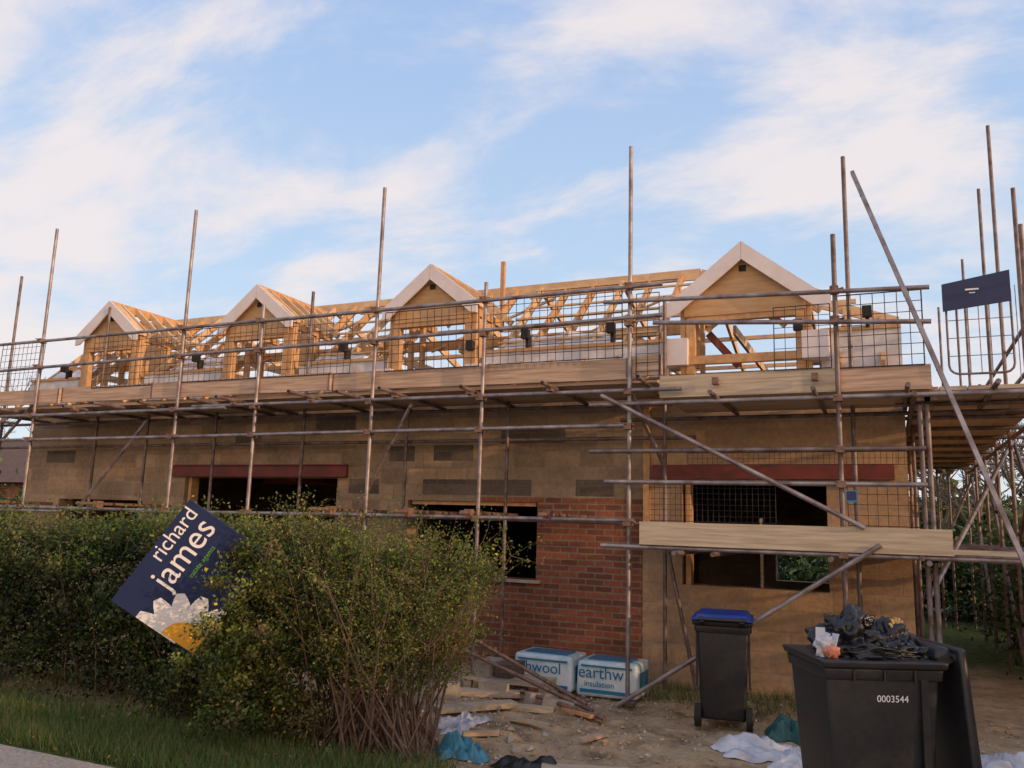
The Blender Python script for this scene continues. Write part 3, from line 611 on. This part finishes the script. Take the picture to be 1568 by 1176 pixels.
plank(-2.05,5.95,.35,.62,.1,.05); plank(-3.6,7.3,.9,.8,.15); plank(-3.3,7.6,.2,.7,.1); plank(-2.7,7.6,-.5,.4,.06,.03,TIMB); plank(-3.9,7.9,.4,.9,.2); plank(-2.3,6.9,1.2,.3,.06,.03,BOARD); plank(-3.0,7.1,-.2,.45,.05,.03); plank(-3.2,6.6,.6,.3,.08,.03,TIMB2)
for x,y,rz,mt in ((-2.95,7.75,.3,CONC),(-3.75,8.0,.1,CONC),(-3.9,8.15,.5,BLOCK2),(-3.2,7.9,1.0,CONC),(-4.1,7.6,.8,CONC),(-3.4,8.2,2,BRICK)):
    q=MB(); c=Vector((x,y,gh(x,y)+.07)); d=Vector((math.cos(rz),math.sin(rz),rng.uniform(-.2,.2))).normalized(); q.beam(c-d*.15,c+d*.15,.1,.15,mt); q.obj('concrete_block')
pl=root('pallet'); q=MB()
for i in range(6): q.box(-4.2+.0,-3.3,8.1+i*.13,8.2+i*.13,.13,.152,BOARD2)
for x in (-4.15,-3.8,-3.4): q.box(x,x+.09,8.1,8.85,.04,.128,BOARD2)
for i in range(3): q.box(-4.2,-3.3,8.1+i*.3,8.2+i*.3,.015,.038,BOARD2)
q.box(-4.1,-3.9,8.2,8.62,.155,.30,CONC); q.box(-3.86,-3.68,8.25,8.68,.155,.29,DBRICK); q.obj('pallet_boards',pl)
q=MB()
for a,b_ in (((-4.15,8.2,.55),(-2.75,8.0,.05)),((-4.2,8.15,.42),(-2.6,7.75,.05)),((-3.4,7.9,.12),(-2.4,7.5,.05))): q.tube(a,b_,.022,COUP)
q.obj('loose_scaffold_tubes')
q=MB()
for i in range(1700):
    x=rng.uniform(-4.6,1.6) if rng.random()<.6 else rng.normal(-3,.7); y=rng.uniform(5.6,9.5); s_=rng.uniform(.005,.022)*(1+1.4*(rng.random()<.07))
    bmx=[Vector(rng.normal(size=3)).normalized()*s_*rng.uniform(.7,1.3) for _ in range(6)]
    c=Vector((x,y,gh(x,y)+s_*.3)); pts=[c+Vector(p)*1.0 for p in ((s_,0,0),(-s_*.9,s_*.1,0),(0,s_,0),(.1*s_,-s_,0),(0,0,s_*.8),(0,0,-s_))]; pts=[p+b_*.4 for p,b_ in zip(pts,bmx)]
    q.add(pts,[(0,2,4),(2,1,4),(1,3,4),(3,0,4),(2,0,5),(1,2,5),(3,1,5),(0,3,5)],(CONC,BLOCK2,ROADM)[int(rng.integers(3))])
q.obj('rubble')
grass('weeds',2600,lambda N:rng.uniform(-4.4,-.6,N),lambda N:rng.uniform(8.7,9.75,N),.14,GC)

# ------------------------------------------------------------------ background
def tree(name,x,y,h,depth=5,r0=.12,seed=0,spread=.5):
    q=MB(); st=random.Random(seed)
    def br(p,d,ln,rr,k):
        p2=p+d*ln; q.tube(p,p2,rr,BARK2,rr*.68,n=5 if k>2 else 3,caps=False)
        if k==0: return
        for _ in range(3 if k>1 else 4):
            nd=(d+Vector((st.gauss(0,spread),st.gauss(0,spread),st.gauss(.12,spread*.7)))).normalized(); br(p2,nd,ln*st.uniform(.6,.85),rr*.62,k-1)
    br(Vector((x,y,0)),Vector((st.gauss(0,.05),0,1)),h*.27,r0,depth); return q.obj(name)
for i,(x,y,h) in enumerate(((2.2,27,6),(3.6,30,7),(4.6,33,7),(1.6,33,6),(5.5,30,7),(3.0,36,7),(6.5,34,8),(-30,30,8),(-36,24,9),(2.7,22,5),(4.0,25,6))): tree('bare_tree',x,y,h,5,.12,i)
def mass(name,x0,x1,y0,y1,z1,nc,per,size,pal,rad=(.4,.8)):
    cs=[(rng.uniform(x0,x1),rng.uniform(y0,y1),rng.uniform(.1,z1)) for _ in range(nc)]
    P,C=clumps(np.array(cs),rng.uniform(rad[0],rad[1],nc),per,pal=pal); return leafmesh(name,P,size,C)
DP=PAL*np.array([.6,.8,.9])*.8
mass('boundary_or_shade_hedge',-4,7,20.5,22.5,1.55,130,160,.08,DP); mass('boundary_or_shade_hedge',1.9,3.4,11.5,20,1.9,120,220,.05,DP)
mass('boundary_or_shade_hedge',5.5,6.6,-1,15,2.3,170,110,.09,DP,(.5,.9)); mass('boundary_or_shade_hedge',-40,-15,14,18,2.2,160,110,.10,DP,(.6,1.0))  # first hedge is out of view, added to block low sun from the ground
mass('distant_trees',-60,60,70,90,5,220,70,.5,DP,(1.5,3.2))
nb=root('neighbour_house'); q=MB(); q.box(-34,-24,17,23,0,2.6,BRICK); q.add([(-34.4,16.7,2.55),(-23.6,16.7,2.55),(-23.6,23.3,2.55),(-34.4,23.3,2.55),(-34.4,20,4.2),(-23.6,20,4.2)],[(0,1,5,4),(2,3,4,5),(0,4,3),(1,2,5)],TILE)
q.box(-29,-27.6,16.96,17.02,.9,2.1,DARK); q.box(-32,-30.6,16.96,17.02,.9,2.1,DARK); q.obj('walls_and_roof',nb)

# ------------------------------------------------------------------ light and sky
EL=math.radians(11); AZ=math.radians(99)
w=bpy.data.worlds.new('World'); scene.world=w; w.use_nodes=True; nt=w.node_tree; n=nt.nodes; l=nt.links
bg=n['Background']; sk=n.new('ShaderNodeTexSky'); sk.sky_type='NISHITA'; sk.sun_disc=False; sk.sun_elevation=EL; sk.sun_rotation=AZ; sk.ozone_density=3; sk.dust_density=.6
l.new(sk.outputs[0],bg.inputs[0]); bg.inputs[1].default_value=.15
tc=n.new('ShaderNodeTexCoord'); s=n.new('ShaderNodeSeparateXYZ'); l.new(tc.outputs['Generated'],s.inputs[0])
def math_(op,a,b_=None,c=None,cl=False):
    q=n.new('ShaderNodeMath'); q.operation=op; q.use_clamp=cl
    for i,v in enumerate((a,b_,c)):
        if v is None: continue
        if isinstance(v,(int,float)): q.inputs[i].default_value=v
        else: l.new(v,q.inputs[i])
    return q.outputs[0]
zz=math_('ADD',math_('MAXIMUM',s.outputs[2],0),.35)
cb=n.new('ShaderNodeCombineXYZ'); l.new(math_('DIVIDE',s.outputs[0],zz),cb.inputs[0]); l.new(math_('DIVIDE',s.outputs[1],zz),cb.inputs[1])
mp=n.new('ShaderNodeMapping'); mp.inputs['Rotation'].default_value=(0,0,math.radians(-18)); mp.inputs['Scale'].default_value=(1.2,2.1,1); mp.inputs['Location'].default_value=(5.3,2.9,0); l.new(cb.outputs[0],mp.inputs[0])
nz=n.new('ShaderNodeTexNoise'); nz.inputs['Scale'].default_value=1.9; nz.inputs['Detail'].default_value=10; nz.inputs['Roughness'].default_value=.6; nz.inputs['Distortion'].default_value=.3; l.new(mp.outputs[0],nz.inputs['Vector'])
nzb=n.new('ShaderNodeTexNoise'); nzb.inputs['Scale'].default_value=.8; nzb.inputs['Detail'].default_value=3; l.new(mp.outputs[0],nzb.inputs['Vector'])
cf=math_('ADD',nz.outputs[0],math_('MULTIPLY',math_('SUBTRACT',nzb.outputs[0],.5),.7))
rp=n.new('ShaderNodeValToRGB'); rp.color_ramp.elements[0].position=.40; rp.color_ramp.elements[1].position=.66; rp.color_ramp.interpolation='EASE'; l.new(cf,rp.inputs[0])
haze=n.new('ShaderNodeBackground'); hr=n.new('ShaderNodeValToRGB'); l.new(s.outputs[2],hr.inputs[0])
E=hr.color_ramp.elements; E[0].position=0; E[0].color=(.80,.85,.90,1); E[1].position=.75; E[1].color=(.34,.50,.88,1); e=E.new(.3); e.color=(.56,.73,.95,1)
l.new(hr.outputs[0],haze.inputs[0]); haze.inputs[1].default_value=1.04
mx1=n.new('ShaderNodeMixShader'); mx1.inputs[0].default_value=.82; l.new(bg.outputs[0],mx1.inputs[1]); l.new(haze.outputs[0],mx1.inputs[2])
cl=n.new('ShaderNodeBackground'); cl.inputs[0].default_value=(.93,.84,.82,1); cl.inputs[1].default_value=1.0
mx2=n.new('ShaderNodeMixShader'); l.new(math_('MULTIPLY',rp.outputs[0],.85),mx2.inputs[0]); l.new(mx1.outputs[0],mx2.inputs[1]); l.new(cl.outputs[0],mx2.inputs[2])
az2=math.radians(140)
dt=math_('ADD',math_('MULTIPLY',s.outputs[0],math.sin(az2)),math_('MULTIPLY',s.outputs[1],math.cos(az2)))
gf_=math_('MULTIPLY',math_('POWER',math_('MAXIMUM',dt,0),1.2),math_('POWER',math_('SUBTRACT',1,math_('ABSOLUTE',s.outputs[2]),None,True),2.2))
warm_fill=n.new('ShaderNodeBackground'); warm_fill.inputs[0].default_value=(1,.62,.34,1); warm_fill.inputs[1].default_value=2.6  # warm glow added to the sky behind the camera as soft fill
mx3=n.new('ShaderNodeMixShader'); l.new(math_('MULTIPLY',gf_,.9,None,True),mx3.inputs[0]); l.new(mx2.outputs[0],mx3.inputs[1]); l.new(warm_fill.outputs[0],mx3.inputs[2])
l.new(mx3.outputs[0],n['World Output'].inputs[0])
ld=bpy.data.lights.new('sun','SUN'); ld.energy=3.0; ld.angle=math.radians(.6); ld.color=(1,.62,.33); lo=bpy.data.objects.new('sun',ld); COL.objects.link(lo)
dv=Vector((math.sin(AZ)*math.cos(EL),math.cos(AZ)*math.cos(EL),math.sin(EL))); lo.rotation_euler=dv.to_track_quat('Z','Y').to_euler()
